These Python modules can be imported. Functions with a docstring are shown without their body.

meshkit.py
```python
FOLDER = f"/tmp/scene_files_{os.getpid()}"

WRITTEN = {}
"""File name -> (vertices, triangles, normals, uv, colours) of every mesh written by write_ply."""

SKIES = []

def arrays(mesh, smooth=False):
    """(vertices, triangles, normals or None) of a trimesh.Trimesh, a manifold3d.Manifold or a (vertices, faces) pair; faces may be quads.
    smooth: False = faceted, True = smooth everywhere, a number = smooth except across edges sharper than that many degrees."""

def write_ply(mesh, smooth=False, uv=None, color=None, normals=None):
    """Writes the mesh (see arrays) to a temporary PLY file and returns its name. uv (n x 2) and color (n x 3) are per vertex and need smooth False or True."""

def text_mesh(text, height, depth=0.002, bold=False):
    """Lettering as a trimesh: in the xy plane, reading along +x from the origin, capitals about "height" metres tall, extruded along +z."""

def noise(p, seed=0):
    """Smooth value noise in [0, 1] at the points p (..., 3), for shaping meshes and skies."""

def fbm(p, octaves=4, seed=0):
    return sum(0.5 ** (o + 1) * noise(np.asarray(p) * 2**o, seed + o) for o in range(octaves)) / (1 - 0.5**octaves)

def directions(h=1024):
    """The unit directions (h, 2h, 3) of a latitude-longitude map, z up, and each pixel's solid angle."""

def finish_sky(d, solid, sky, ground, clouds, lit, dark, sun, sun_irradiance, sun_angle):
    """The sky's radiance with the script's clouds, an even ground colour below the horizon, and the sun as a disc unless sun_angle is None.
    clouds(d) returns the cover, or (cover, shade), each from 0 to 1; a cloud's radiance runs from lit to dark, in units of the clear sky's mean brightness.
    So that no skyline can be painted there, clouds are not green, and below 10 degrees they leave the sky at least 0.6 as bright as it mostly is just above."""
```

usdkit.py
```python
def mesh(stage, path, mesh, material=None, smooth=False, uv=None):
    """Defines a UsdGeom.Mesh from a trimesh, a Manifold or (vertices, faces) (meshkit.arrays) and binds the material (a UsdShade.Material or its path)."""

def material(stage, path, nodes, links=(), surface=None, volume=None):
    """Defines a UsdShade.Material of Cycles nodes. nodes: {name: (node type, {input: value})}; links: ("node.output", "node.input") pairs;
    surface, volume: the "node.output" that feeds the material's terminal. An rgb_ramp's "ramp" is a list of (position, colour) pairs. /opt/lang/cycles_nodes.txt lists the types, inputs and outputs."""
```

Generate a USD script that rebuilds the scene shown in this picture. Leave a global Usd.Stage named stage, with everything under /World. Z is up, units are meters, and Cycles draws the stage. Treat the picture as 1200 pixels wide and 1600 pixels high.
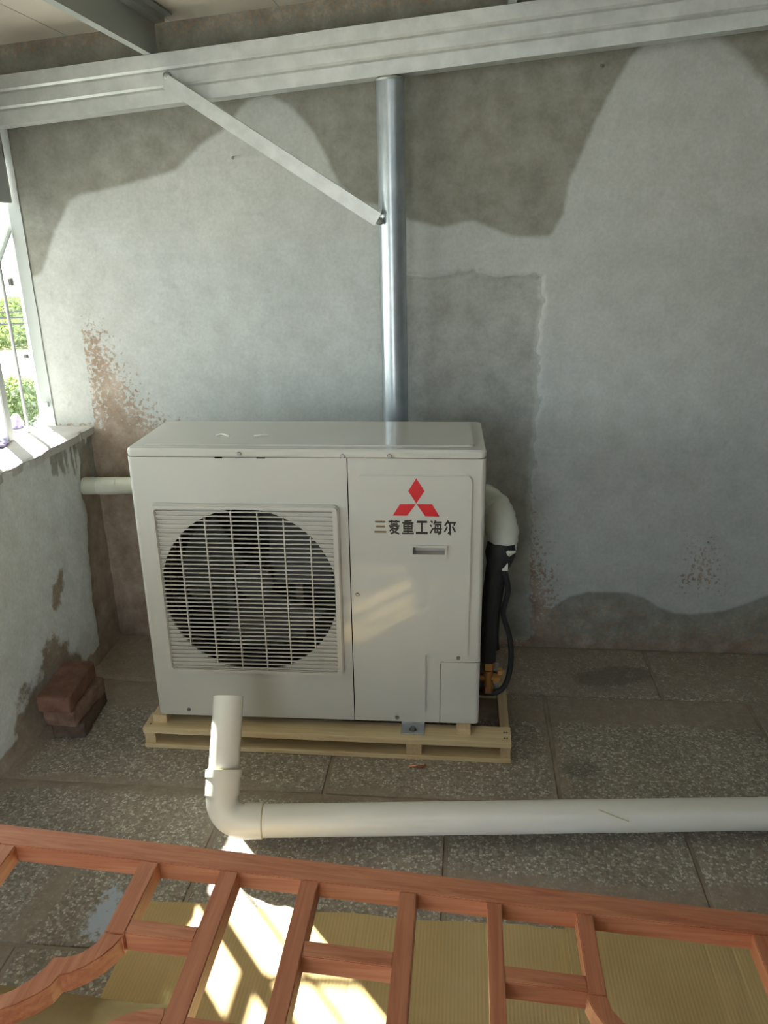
import math, random
import numpy as np, trimesh, usdkit, meshkit
import manifold3d as m3
import shapely, shapely.geometry as sg
from shapely.ops import unary_union
from pxr import Usd, UsdGeom, UsdLux, UsdShade, Gf, Sdf, Vt

random.seed(7)
RNG = np.random.default_rng(7)
stage = Usd.Stage.CreateInMemory()
UsdGeom.SetStageUpAxis(stage, UsdGeom.Tokens.z)
UsdGeom.SetStageMetersPerUnit(stage, 1.0)
UsdGeom.Xform.Define(stage, '/World')

# ------------------------------------------------------------------ camera
CAM = np.array([1.2134, -2.4044, 1.3349]); YAW, PITCH, ROLL, FPX = 0.1084, 0.3410, -0.0238, 1233.58
f0 = np.array([-math.sin(YAW), math.cos(YAW), 0]); r0 = np.array([math.cos(YAW), math.sin(YAW), 0]); u0 = np.array([0, 0, 1.])
fw = f0 * math.cos(PITCH) - u0 * math.sin(PITCH); up = u0 * math.cos(PITCH) + f0 * math.sin(PITCH)
rt = r0 * math.cos(ROLL) + up * math.sin(ROLL); up = -r0 * math.sin(ROLL) + up * math.cos(ROLL)
cam = UsdGeom.Camera.Define(stage, '/World/camera')
cam.CreateHorizontalApertureAttr(36.0); cam.CreateFocalLengthAttr(FPX * 36 / 1200)
cam.CreateClippingRangeAttr(Gf.Vec2f(0.05, 2000)); cam.CreateExposureAttr(EXPO := 0.38)
cam.AddTransformOp().Set(Gf.Matrix4d(*[float(v) for v in (*rt, 0, *up, 0, *(-fw), 0, *CAM, 1)]))

# ------------------------------------------------------------------ light: sun from behind the left end of the wall, hazy sky
SUN = np.array([0.668, -0.748, -0.759])
sun = UsdLux.DistantLight.Define(stage, '/World/sun')
sun.CreateIntensityAttr(115000.0); sun.CreateAngleAttr(0.55); sun.CreateColorAttr(Gf.Vec3f(1.0, 0.95, 0.86))
sun.AddTransformOp().Set(Gf.Matrix4d().SetRotate(Gf.Rotation(Gf.Vec3d(0, 0, -1), Gf.Vec3d(*SUN))))
dome = UsdLux.DomeLight.Define(stage, '/World/sky'); dome.CreateIntensityAttr(1.0)
sky_m = usdkit.material(stage, '/World/Looks/sky_dome', {
    "s": ("sky_texture", {"sky_type": "multiple_scattering", "sun_disc": False, "sun_elevation": 0.64, "sun_rotation": 0.0, "aerosol_density": 2.5}),
    "t": ("texture_coordinate", {}), "n": ("noise_texture", {"scale": 2.2, "detail": 5.0, "roughness": 0.55}),
    "r": ("rgb_ramp", {"ramp": [(0.38, (0.55, 0.55, 0.55)), (0.62, (0.92, 0.92, 0.92))]}),
    "c": ("mix", {"color2": (5.3, 5.35, 4.95)}),
    "b": ("background_shader", {"strength": 0.55})},
    [("t.generated", "n.vector"), ("n.fac", "r.fac"), ("r.color", "c.fac"), ("s.color", "c.color1"), ("c.color", "b.color")], surface="b.background")
UsdShade.MaterialBindingAPI.Apply(dome.GetPrim()).Bind(sky_m)

# ------------------------------------------------------------------ helpers
used = {}
def pname(parent, name):
    k = (parent, name); n = used.get(k, 0); used[k] = n + 1
    return f'{parent}/{name}' + (f'_{n:03d}' if n else '')
BASE = {}
def tagp(prim, label=None, cat=None, group=None, kind=None):
    for k, v in (('label', label), ('category', cat), ('group', group), ('kind', kind)):
        if v: prim.SetCustomDataByKey(k, v)
def thing(name, loc, label=None, cat=None, group=None, kind=None):
    p = pname('/World', name); x = UsdGeom.Xform.Define(stage, p); x.AddTranslateOp().Set(Gf.Vec3d(*[float(v) for v in loc]))
    BASE[p] = np.array(loc, float); tagp(x.GetPrim(), label, cat, group, kind); return p
def base(p):
    while p not in BASE:
        p = p.rsplit('/', 1)[0]
        if p == '/World' or not p: return np.zeros(3)
    return BASE[p]
def va(mesh):
    if hasattr(mesh, 'to_mesh'):
        m = mesh.to_mesh(); return np.array(m.vert_properties[:, :3], float), np.array(m.tri_verts)
    if isinstance(mesh, tuple): return np.asarray(mesh[0], float), np.asarray(mesh[1], int)
    return np.array(mesh.vertices), np.array(mesh.faces)
def part(parent, name, mesh, mat, label=None, smooth=30, kind=None, masks=None):
    v, f = va(mesh); p = pname(parent, name)
    m = usdkit.mesh(stage, p, (v - base(parent), f), mat, smooth=smooth)
    if masks is not None:
        UsdGeom.PrimvarsAPI(m).CreatePrimvar('masks', Sdf.ValueTypeNames.Color3fArray, 'vertex').Set(Vt.Vec3fArray.FromNumpy(np.asarray(masks, np.float32)))
    if label: m.GetPrim().SetCustomDataByKey('label', label)
    if kind: m.GetPrim().SetCustomDataByKey('kind', kind)
    return p
def single(name, mesh, mat, label=None, cat=None, group=None, kind=None, smooth=30, loc=None, masks=None):
    v, f = va(mesh); loc = np.array(loc if loc is not None else [(v[:, 0].min() + v[:, 0].max()) / 2, (v[:, 1].min() + v[:, 1].max()) / 2, v[:, 2].min()], float)
    p = pname('/World', name); m = usdkit.mesh(stage, p, (v - loc, f), mat, smooth=smooth); UsdGeom.Xformable(m).AddTranslateOp().Set(Gf.Vec3d(*loc))
    if masks is not None:
        UsdGeom.PrimvarsAPI(m).CreatePrimvar('masks', Sdf.ValueTypeNames.Color3fArray, 'vertex').Set(Vt.Vec3fArray.FromNumpy(np.asarray(masks, np.float32)))
    BASE[p] = loc; tagp(m.GetPrim(), label, cat, group, kind); return p

def mbox(x0, x1, y0, y1, z0, z1): return m3.Manifold.cube([x1 - x0, y1 - y0, z1 - z0]).translate([x0, y0, z0])
def cbox(x0, x1, y0, y1, z0, z1, c=0.002):
    c = min(c, (x1 - x0) * .3, (y1 - y0) * .3, (z1 - z0) * .3)
    P = []
    for a in (0, 1, 2):
        for sx in (0, 1):
            for sy in (0, 1):
                for sz in (0, 1):
                    e = [c, c, c]; e[a] = 0
                    P.append([(x0 + e[0], x1 - e[0])[sx], (y0 + e[1], y1 - e[1])[sy], (z0 + e[2], z1 - e[2])[sz]])
    return m3.Manifold.hull_points(np.array(P))
def xf(mesh, R, t=(0, 0, 0)):
    v, f = va(mesh); return v @ np.asarray(R, float).T + np.asarray(t, float), f
def rotz(a): return np.array([[math.cos(a), -math.sin(a), 0], [math.sin(a), math.cos(a), 0], [0, 0, 1]])
def cat(*ms):
    V, F, n = [], [], 0
    for m in ms:
        v, f = va(m); V.append(v); F.append(f + n); n += len(v)
    return np.vstack(V), np.vstack(F)
def tube(pts, rad, sides=20, cap=True, spline=0):
    pts = np.asarray(pts, float)
    if spline:
        from scipy.interpolate import CubicSpline
        t = np.r_[0, np.cumsum(np.linalg.norm(np.diff(pts, axis=0), axis=1))]; tt = np.linspace(0, t[-1], spline)
        rad = np.interp(tt, t, np.broadcast_to(rad, len(pts))); pts = CubicSpline(t, pts)(tt)
    rad = np.broadcast_to(np.asarray(rad, float), len(pts))
    T = np.gradient(pts, axis=0); T /= np.linalg.norm(T, axis=1)[:, None]
    n = np.cross(T[0], [0.3, 0.2, 1.0]); n /= np.linalg.norm(n); V = []
    for i, (p, t) in enumerate(zip(pts, T)):
        n = n - t * (n @ t); n /= np.linalg.norm(n); b = np.cross(t, n)
        a = np.linspace(0, 2 * np.pi, sides, endpoint=False)
        V.append(p + rad[i] * (np.cos(a)[:, None] * n + np.sin(a)[:, None] * b))
    V = np.vstack(V); F = []
    for i in range(len(pts) - 1):
        for k in range(sides):
            a, b = i * sides + k, i * sides + (k + 1) % sides
            F += [[a, b, b + sides], [a, b + sides, a + sides]]
    if cap:
        V = np.vstack([V, pts[0], pts[-1]]); c0, c1 = len(V) - 2, len(V) - 1; o = (len(pts) - 1) * sides
        for k in range(sides):
            F += [[c0, (k + 1) % sides, k], [c1, o + k, o + (k + 1) % sides]]
    return V, np.array(F)
def pipe(pts, ro, ri, sides=32, spline=0):
    a = tube(pts, ro, sides, False, spline); b = tube(pts, ri, sides, False, spline)
    n = len(a[0]); V = np.vstack([a[0], b[0]]); F = [a[1], b[1][:, ::-1] + n]; e = n - sides
    for k in range(sides):
        k2 = (k + 1) % sides
        F.append(np.array([[k, n + k2, k2], [k, n + k, n + k2], [e + k, e + k2, n + e + k2], [e + k, n + e + k2, n + e + k]]))
    return V, np.vstack(F)
def extr(poly, h):
    polys = poly.geoms if hasattr(poly, 'geoms') else [poly]
    return trimesh.util.concatenate([trimesh.creation.extrude_polygon(g, h, engine='earcut') for g in polys])
def mani(tm):
    v, f = va(tm); return m3.Manifold(m3.Mesh(vert_properties=v.astype(np.float32), tri_verts=f.astype(np.uint32)))
def cs(poly):
    polys = poly.geoms if hasattr(poly, 'geoms') else [poly]; L = []
    for g in polys:
        L.append(np.array(g.exterior.coords)[:-1]); L += [np.array(i.coords)[:-1] for i in g.interiors]
    return m3.CrossSection([l.tolist() for l in L], m3.FillRule.EvenOdd)
def ext(poly, h, z=0.0): return m3.Manifold.extrude(cs(poly), h).translate([0, 0, z])
def rrect(x0, y0, x1, y1, r, q=8): return sg.box(x0 + r, y0 + r, x1 - r, y1 - r).buffer(r, quad_segs=q)

# ------------------------------------------------------------------ materials
M = {}
def mat(name, nodes, links, surface='p.BSDF'):
    M[name] = usdkit.material(stage, f'/World/Looks/{name}', nodes, links, surface=surface); return M[name]
def simple(name, c, rough=.5, metal=0., c2=None, scale=8., bump=0., bscale=60., spec=.5, coat=0., stretch=None, det=4., **kw):
    n = {"p": ("principled_bsdf", {"base_color": c, "roughness": rough, "metallic": metal, "specular_ior_level": spec, "coat_weight": coat, **kw}), "g": ("geometry", {})}
    L = []; src = "g.position"
    if stretch is not None:
        n["m"] = ("mapping", {"scale": stretch}); L.append(("g.position", "m.vector")); src = "m.vector"
    if c2 is not None:
        n["n"] = ("noise_texture", {"scale": scale, "detail": det, "roughness": .6}); n["r"] = ("rgb_ramp", {"ramp": [(.35, c), (.65, c2)]})
        L += [(src, "n.vector"), ("n.fac", "r.fac"), ("r.color", "p.base_color")]
    if bump:
        n["n2"] = ("noise_texture", {"scale": bscale, "detail": 4.0, "roughness": .6}); n["b"] = ("bump", {"strength": bump, "distance": .002})
        L += [(src, "n2.vector"), ("n2.fac", "b.height"), ("b.normal", "p.normal")]
    return mat(name, n, L)

simple('paint_cream', (.53, .515, .455), .08, c2=(.56, .545, .485), scale=1.5, spec=.5)
simple('plastic_cream', (.53, .50, .44), .38)
simple('dark_inside', (.035, .033, .03), .6)
simple('fan_grey', (.05, .05, .046), .5)
simple('motor_metal', (.07, .066, .055), .5)
simple('emblem_red', (.62, .012, .02), .35)
simple('letter_black', (.02, .018, .015), .35)
simple('letter_warm_reflection', (.20, .14, .075), .3, metal=.4)  # warm reflection on the first character, painted as its own tone
simple('screw_metal', (.30, .29, .27), .35, metal=.9)
simple('galvanised', (.50, .53, .52), .40, metal=.35, c2=(.60, .63, .62), scale=22., bump=.08, bscale=30.)
simple('galvanised_pipe', (.38, .43, .46), .33, metal=.8, c2=(.50, .55, .58), scale=14., bump=.06, bscale=40.)
simple('bracket_zinc', (.55, .57, .57), .35, metal=.7)
simple('pvc_white', (.84, .825, .75), .28, c2=(.87, .855, .79), scale=4.)
simple('pvc_old', (.60, .62, .50), .4, c2=(.68, .69, .58), scale=9.)
simple('pvc_glue', (.55, .50, .30), .4)
simple('foam_black', (.018, .018, .018), .7, bump=.3, bscale=90.)
simple('rubber_black', (.014, .014, .015), .45)
simple('tape_white', (.66, .68, .58), .5, c2=(.76, .77, .68), scale=14., bump=.5, bscale=30.)
simple('brass', (.55, .33, .10), .38, metal=.85, c2=(.62, .30, .14), scale=40.)
simple('brick_red', (.135, .06, .04), .85, c2=(.22, .115, .08), scale=22., bump=.7, bscale=120.)
simple('brick_dusty', (.15, .085, .06), .9, c2=(.25, .16, .115), scale=30., bump=.7, bscale=120.)
simple('brick_dark', (.075, .055, .04), .9, c2=(.14, .095, .065), scale=26., bump=.7, bscale=120.)
simple('alu_frame', (.40, .42, .41), .45, metal=.15)
simple('alu_white', (.50, .53, .52), .5)
simple('cloth_violet', (.22, .16, .55), .5, c2=(.55, .5, .8), scale=14.)
simple('roof_sheet', (.52, .48, .40), .6, c2=(.60, .56, .48), scale=3.)
simple('purlin_dark', (.30, .32, .30), .5, metal=.6)
simple('side_plaster', (.20, .195, .18), .9, c2=(.26, .25, .23), scale=5.)
simple('purlin_steel', (.40, .43, .41), .45, metal=.5)
simple('bare_plaster', (.42, .41, .38), .9, c2=(.52, .51, .48), scale=6., bump=.4)
simple('concrete_out', (.62, .60, .55), .9, c2=(.70, .68, .63), scale=.4)
simple('soil_out', (.25, .24, .13), .95, c2=(.35, .36, .18), scale=.5)
simple('wire_black', (.03, .03, .035), .6)
simple('bark', (.12, .09, .06), .9)
simple('scrap_white', (.75, .72, .64), .6)

def wood(name, a, b, axis, rough=.45):
    sc = {'x': (1.2, 28., 28.), 'y': (28., 1.2, 28.)}[axis]
    mat(name, {"g": ("geometry", {}), "m": ("mapping", {"scale": sc}), "n": ("noise_texture", {"scale": 4.0, "detail": 5.0, "roughness": .6, "distortion": .6}),
               "r": ("rgb_ramp", {"ramp": [(.3, a), (.5, tuple(.5 * (x + y) for x, y in zip(a, b))), (.7, b)]}),
               "b": ("bump", {"strength": .25, "distance": .001}), "p": ("principled_bsdf", {"roughness": rough, "specular_ior_level": .6, "coat_weight": .35, "coat_roughness": .38})},
        [("g.position", "m.vector"), ("m.vector", "n.vector"), ("n.fac", "r.fac"), ("r.color", "p.base_color"), ("n.fac", "b.height"), ("b.normal", "p.normal")])
wood('wood_red_x', (.46, .13, .055), (.66, .28, .145), 'x'); wood('wood_red_y', (.44, .122, .05), (.63, .26, .13), 'y')
wood('pine_x', (.62, .47, .25), (.76, .62, .38), 'x', .65); wood('pine_y', (.55, .40, .22), (.68, .53, .32), 'y', .65)

# cardboard: corrugation runs away from the camera
mat('cardboard', {"g": ("geometry", {}), "s": ("separate_xyz", {}), "sm": ("mapping", {"scale": (1.0, .12, 1.0)}), "sn": ("noise_texture", {"scale": 95.0, "detail": 4.0, "roughness": .7}), "w": ("wave_texture", {"scale": 44.0, "distortion": .8, "detail": 2.0, "bands_direction": "x"}), "wm": ("mix", {"fac": .6}),
                  "n": ("noise_texture", {"scale": 5.0, "detail": 5.0}), "r": ("rgb_ramp", {"ramp": [(.3, (.56, .40, .165)), (.7, (.66, .49, .23))]}),
                  "mx": ("mix", {"mix_type": "multiply", "fac": .16}), "b": ("bump", {"strength": .35, "distance": .0015}), "p": ("principled_bsdf", {"roughness": .75})},
    [("g.position", "sm.vector"), ("sm.vector", "w.vector"), ("sm.vector", "sn.vector"), ("w.color", "wm.color1"), ("sn.color", "wm.color2"), ("g.position", "n.vector"), ("n.fac", "r.fac"), ("r.color", "mx.color1"), ("wm.color", "mx.color2"), ("mx.color", "p.base_color"), ("wm.color", "b.height"), ("b.normal", "p.normal")])
simple('cardboard_edge', (.55, .47, .30), .8)
simple('cardboard_roll', (.25, .17, .07), .8, c2=(.34, .245, .11), scale=9.)

def mask_nodes(noise_scale, amp, lo=.42, hi=.58, det=5.):
    """three masks (r, g, b) of the mesh, their edges broken up by noise"""
    n = {"g": ("geometry", {}), "a": ("attribute", {"attribute": "masks"}), "sep": ("separate_color", {})}
    L = [("a.color", "sep.color")]
    for i, c in enumerate("rgb"):
        n[f"n{c}"] = ("noise_texture", {"scale": noise_scale[i], "detail": det, "roughness": .62})
        n[f"s{c}"] = ("math", {"math_type": "multiply_add", "value2": amp[i], "value3": -.5 * amp[i]})
        n[f"t{c}"] = ("math", {"math_type": "add"}); n[f"k{c}"] = ("map_range", {"range_type": "smoothstep", "from_min": lo, "from_max": hi, "to_min": 0., "to_max": 1., "clamp": True})
        L += [("g.position", f"n{c}.vector"), (f"n{c}.fac", f"s{c}.value1"), (f"s{c}.value", f"t{c}.value1"), (f"sep.{c}", f"t{c}.value2"), (f"t{c}.value", f"k{c}.value")]
    return n, L
def layered(name, basec, noise_scale, amp, colours, extra_bump=.35, rough=.9, lo=.42, hi=.58):
    """base limewash plus three stains with shapes of their own"""
    n, L = mask_nodes(noise_scale, amp, lo, hi)
    n["bn"] = ("noise_texture", {"scale": 2.6, "detail": 6.0, "roughness": .6}); n["br"] = ("rgb_ramp", {"ramp": [(.3, basec[0]), (.7, basec[1])]})
    n["fn"] = ("noise_texture", {"scale": 90.0, "detail": 4.0, "roughness": .7}); n["fr"] = ("rgb_ramp", {"ramp": [(.25, (.86, .86, .86)), (.7, (1.05, 1.05, 1.05))]})
    n["mn"] = ("noise_texture", {"scale": 14.0, "detail": 6.0, "roughness": .65}); n["mr"] = ("rgb_ramp", {"ramp": [(.3, (.90, .89, .87)), (.65, (1.04, 1.04, 1.04))]})
    L += [("g.position", "bn.vector"), ("g.position", "fn.vector"), ("g.position", "mn.vector"), ("bn.fac", "br.fac"), ("fn.fac", "fr.fac"), ("mn.fac", "mr.fac")]
    cur = "br.color"
    for c, (c1, c2) in zip("rgb", colours):
        n[f"c{c}"] = ("rgb_ramp", {"ramp": [(.35, c1), (.65, c2)]}); n[f"x{c}"] = ("mix", {})
        L += [("mn.fac", f"c{c}.fac"), (f"k{c}.result", f"x{c}.fac"), (cur, f"x{c}.color1"), (f"c{c}.color", f"x{c}.color2")]; cur = f"x{c}.color"
    n["m1"] = ("mix", {"mix_type": "multiply", "fac": 1.0}); n["m2"] = ("mix", {"mix_type": "multiply", "fac": 1.0})
    n["bu"] = ("bump", {"strength": extra_bump, "distance": .004}); n["p"] = ("principled_bsdf", {"roughness": rough, "specular_ior_level": .25})
    L += [(cur, "m1.color1"), ("fr.color", "m1.color2"), ("m1.color", "m2.color1"), ("mr.color", "m2.color2"), ("m2.color", "p.base_color"), ("mn.fac", "bu.height"), ("bu.normal", "p.normal")]
    return mat(name, n, L)
layered('wall_back_plaster', ((.455, .478, .462), (.52, .54, .518)), (9., 75., 12.), (.14, 1.5, .12),
        [((.245, .242, .212), (.30, .30, .265)), ((.30, .225, .17), (.42, .345, .275)), ((.36, .37, .345), (.42, .43, .40))])
layered('wall_left_plaster', ((.66, .70, .69), (.73, .76, .74)), (16., 10., 20.), (.5, 1.1, .6),
        [((.30, .235, .18), (.40, .34, .27)), ((.30, .24, .18), (.40, .34, .27)), ((.27, .27, .23), (.38, .38, .33))])

def terrazzo():
    n, L = mask_nodes((14., 14., 60.), (.7, .6, 1.3), .35, .65)
    n |= {"v": ("voronoi_texture", {"scale": 150.0, "feature": "f1", "randomness": 1.0}), "vs": ("separate_color", {}),
          "vr": ("rgb_ramp", {"interpolate": False, "ramp": [(0., (.24, .215, .18)), (.22, (.32, .29, .245)), (.42, (.40, .36, .31)), (.55, (.36, .28, .23)), (.66, (.46, .43, .375)), (.76, (.52, .485, .43)), (.88, (.60, .57, .51))]}),
          "ve": ("voronoi_texture", {"scale": 150.0, "feature": "distance_to_edge", "randomness": 1.0}), "er": ("rgb_ramp", {"ramp": [(0.02, (0., 0., 0.)), (.14, (1., 1., 1.))]}),
          "em": ("mix", {"color1": (.28, .25, .21)}), "ln": ("noise_texture", {"scale": 3.0, "detail": 5.0}), "lr": ("rgb_ramp", {"ramp": [(.3, (.85, .83, .80)), (.7, (1.2, 1.2, 1.18))]}),
          "lm": ("mix", {"mix_type": "multiply", "fac": 1.0}),
          "dn": ("noise_texture", {"scale": 30.0, "detail": 4.0}), "dr": ("rgb_ramp", {"ramp": [(.3, (.29, .235, .18)), (.7, (.37, .305, .24))]}),
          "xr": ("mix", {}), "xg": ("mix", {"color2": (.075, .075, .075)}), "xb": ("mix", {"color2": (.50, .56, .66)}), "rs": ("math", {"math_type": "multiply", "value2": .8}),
          "gs": ("math", {"math_type": "multiply", "value2": .42}),
          "b": ("bump", {"strength": .2, "distance": .001}), "p": ("principled_bsdf", {"roughness": .55, "specular_ior_level": .4})}
    L += [("g.position", x + ".vector") for x in ("v", "ve", "ln", "dn")]
    L += [("v.color", "vs.color"), ("vs.r", "vr.fac"), ("ve.distance", "er.fac"), ("er.color", "em.fac"), ("vr.color", "em.color2"), ("ln.fac", "lr.fac"), ("em.color", "lm.color1"), ("lr.color", "lm.color2"),
          ("dn.fac", "dr.fac"), ("kr.result", "rs.value1"), ("rs.value", "xr.fac"), ("lm.color", "xr.color1"), ("dr.color", "xr.color2"), ("kg.result", "gs.value1"), ("gs.value", "xg.fac"), ("xr.color", "xg.color1"),
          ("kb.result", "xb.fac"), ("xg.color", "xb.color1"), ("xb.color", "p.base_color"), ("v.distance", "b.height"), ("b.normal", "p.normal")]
    mat('terrazzo', n, L)
terrazzo()
simple('joint_mortar', (.30, .25, .195), .9, c2=(.39, .33, .26), scale=18., bump=.5)
mat('leaf_green', {"g": ("geometry", {}), "r": ("rgb_ramp", {"ramp": [(0., (.17, .23, .11)), (.5, (.28, .34, .17)), (1., (.44, .47, .26))]}), "p": ("principled_bsdf", {"roughness": .55}), "t": ("translucent_bsdf", {"color": (.25, .33, .08)}), "x": ("mix_closure", {"fac": .3})},
    [("g.random_per_island", "r.fac"), ("r.color", "p.base_color"), ("p.BSDF", "x.closure1"), ("t.BSDF", "x.closure2")], surface="x.closure")
mat('clear_glass', {"f": ("layer_weight", {"blend": .5}), "q": ("math", {"math_type": "power", "value2": 5.0}), "k": ("math", {"math_type": "multiply_add", "value2": .9, "value3": .05, "use_clamp": True}), "t": ("transparent_bsdf", {"color": (.93, .96, .95)}), "g": ("glossy_bsdf", {"roughness": .02, "color": (1., 1., 1.)}), "x": ("mix_closure", {})},
    [("f.facing", "q.value1"), ("q.value", "k.value1"), ("k.value", "x.fac"), ("t.BSDF", "x.closure1"), ("g.BSDF", "x.closure2")], surface="x.closure")
mat('tinted_glass', {"t": ("transparent_bsdf", {"color": (.16, .18, .18)}), "g": ("glossy_bsdf", {"roughness": .02, "color": (1., 1., 1.)}), "x": ("mix_closure", {"fac": .08})}, [("t.BSDF", "x.closure1"), ("g.BSDF", "x.closure2")], surface="x.closure")
mat('frosted_glass', {"t": ("translucent_bsdf", {"color": (.34, .36, .35)}), "d": ("diffuse_bsdf", {"color": (.5, .52, .51)}), "x": ("mix_closure", {"fac": .35})},
    [("t.BSDF", "x.closure1"), ("d.BSDF", "x.closure2")], surface="x.closure")

# ------------------------------------------------------------------ the room
def inpoly(pts2, poly, w):
    P = sg.Polygon(poly).buffer(0); P = P.buffer(-.5 * w).buffer(w).buffer(-.5 * w) if .02 < w < .08 else P; shp = shapely.points(pts2)
    d = shapely.distance(P.boundary, shp); ins = shapely.contains_xy(P, pts2[:, 0], pts2[:, 1])
    return np.clip(.5 + np.where(ins, d, -d) / (2 * w), 0, 1)
def grid_faces(nu, nv):
    i = np.arange(nu * nv).reshape(nu, nv); a, b, c, d = i[:-1, :-1].ravel(), i[1:, :-1].ravel(), i[1:, 1:].ravel(), i[:-1, 1:].ravel()
    return np.vstack([np.c_[a, b, c], np.c_[a, c, d]])
def roof_z(x): return 1.857 + .072 * x

# back wall: limewashed plaster with damp patches and a recessed cement patch
xs = np.r_[np.arange(-.12, 2.3, .008), np.linspace(2.3, 3.4, 24)]; zs = np.linspace(0, 1, 262)
X, T = np.meshgrid(xs, zs, indexing='ij'); Z = -.02 + T * (roof_z(X) + .05 + .02)
P2 = np.c_[X.ravel(), Z.ravel()]; P3 = np.c_[X.ravel(), np.zeros(X.size), Z.ravel()]
nz = meshkit.fbm(P3 * 30, 4, 3) - .5; nz2 = meshkit.fbm(P3 * 9, 3, 8) - .5
damp1 = [(-.3, 1.20), (-.09, 1.235), (-.056, 1.288), (-.02, 1.36), (.04, 1.44), (.073, 1.457), (.253, 1.487), (.372, 1.517), (.455, 1.582), (.514, 1.613), (.60, 1.69), (.658, 1.700), (.711, 1.671), (.779, 1.604), (.81, 1.54), (.846, 1.462), (.90, 1.42), (.954, 1.408),
         (1.046, 1.363), (1.137, 1.344), (1.228, 1.359), (1.337, 1.313), (1.445, 1.311), (1.477, 1.37), (1.49, 1.46), (1.55, 1.602), (1.63, 1.751), (1.69, 1.80), (1.69, 2.4), (-.3, 2.4)]
damp2 = [(1.80, 1.83), (1.92, 1.73), (2.0, 1.66), (2.12, 1.60), (2.4, 1.5), (3.5, 1.4), (3.5, 2.5), (1.8, 2.5)]
damp3 = [(1.40, -.1), (1.44, .06), (1.52, .158), (1.56, .19), (1.621, .207), (1.743, .21), (1.80, .19), (1.85, .155), (1.90, .139), (1.953, .135), (2.052, .149), (2.12, .18), (2.183, .21), (2.5, .26), (3.5, .2), (3.5, -.1)]
top_band = [(-.3, 1.79), (1.0, 1.875), (3.5, 2.05), (3.5, 2.6), (-.3, 2.6)]
R_ = np.maximum.reduce([inpoly(P2, damp1, .055), inpoly(P2, damp2, .10), inpoly(P2, damp3, .04), inpoly(P2, top_band, .03) * np.clip((P2[:, 0] - .25) * 3, 0, 1)])
brown = [(-.2, .70), (.018, .79), (.02, 1.03), (.035, 1.06), (.06, 1.04), (.10, .95), (.15, .84), (.22, .76), (.5, .64), (.6, -.1), (-.2, -.1)]
G_ = inpoly(P2, brown, .16) * ((P2[:, 0] > .012) | (P2[:, 1] < .77)); G_ = np.maximum(G_, .95 * np.clip((.80 - P2[:, 1]) / .14, 0, 1) * ((P2[:, 0] > .006) | (P2[:, 1] < .755)) * np.clip((.42 - P2[:, 0]) / .16, 0, 1)); G_ = np.maximum(G_, .50 * inpoly(P2, top_band, .03)); G_ = np.maximum(G_, .62 * inpoly(P2, [(1.0, -.1), (1.0, .75), (1.25, .78), (1.42, .6), (1.6, .12), (2.6, .16), (3.4, .1), (3.4, -.1)], .12) ** 1.2)
G_ = np.maximum(G_, .5 * inpoly(P2, [(1.85, .17), (1.9, .42), (2.02, .45), (2.1, .2)], .09)); G_ = np.maximum(G_, .45 * inpoly(P2, damp3, .05))
recess = [(.97, .0), (.97, 1.205), (1.20, 1.215), (1.30, 1.20), (1.422, 1.207), (1.431, 1.135), (1.420, .969), (1.430, .814), (1.42, .569), (1.428, .3), (1.437, .02)]
PR = P2 + np.c_[nz, nz2] * .022
B_ = inpoly(PR, recess, .006)
edge = np.exp(-(np.abs(inpoly(PR, recess, .06) - .48) / .12) ** 2)
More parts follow.
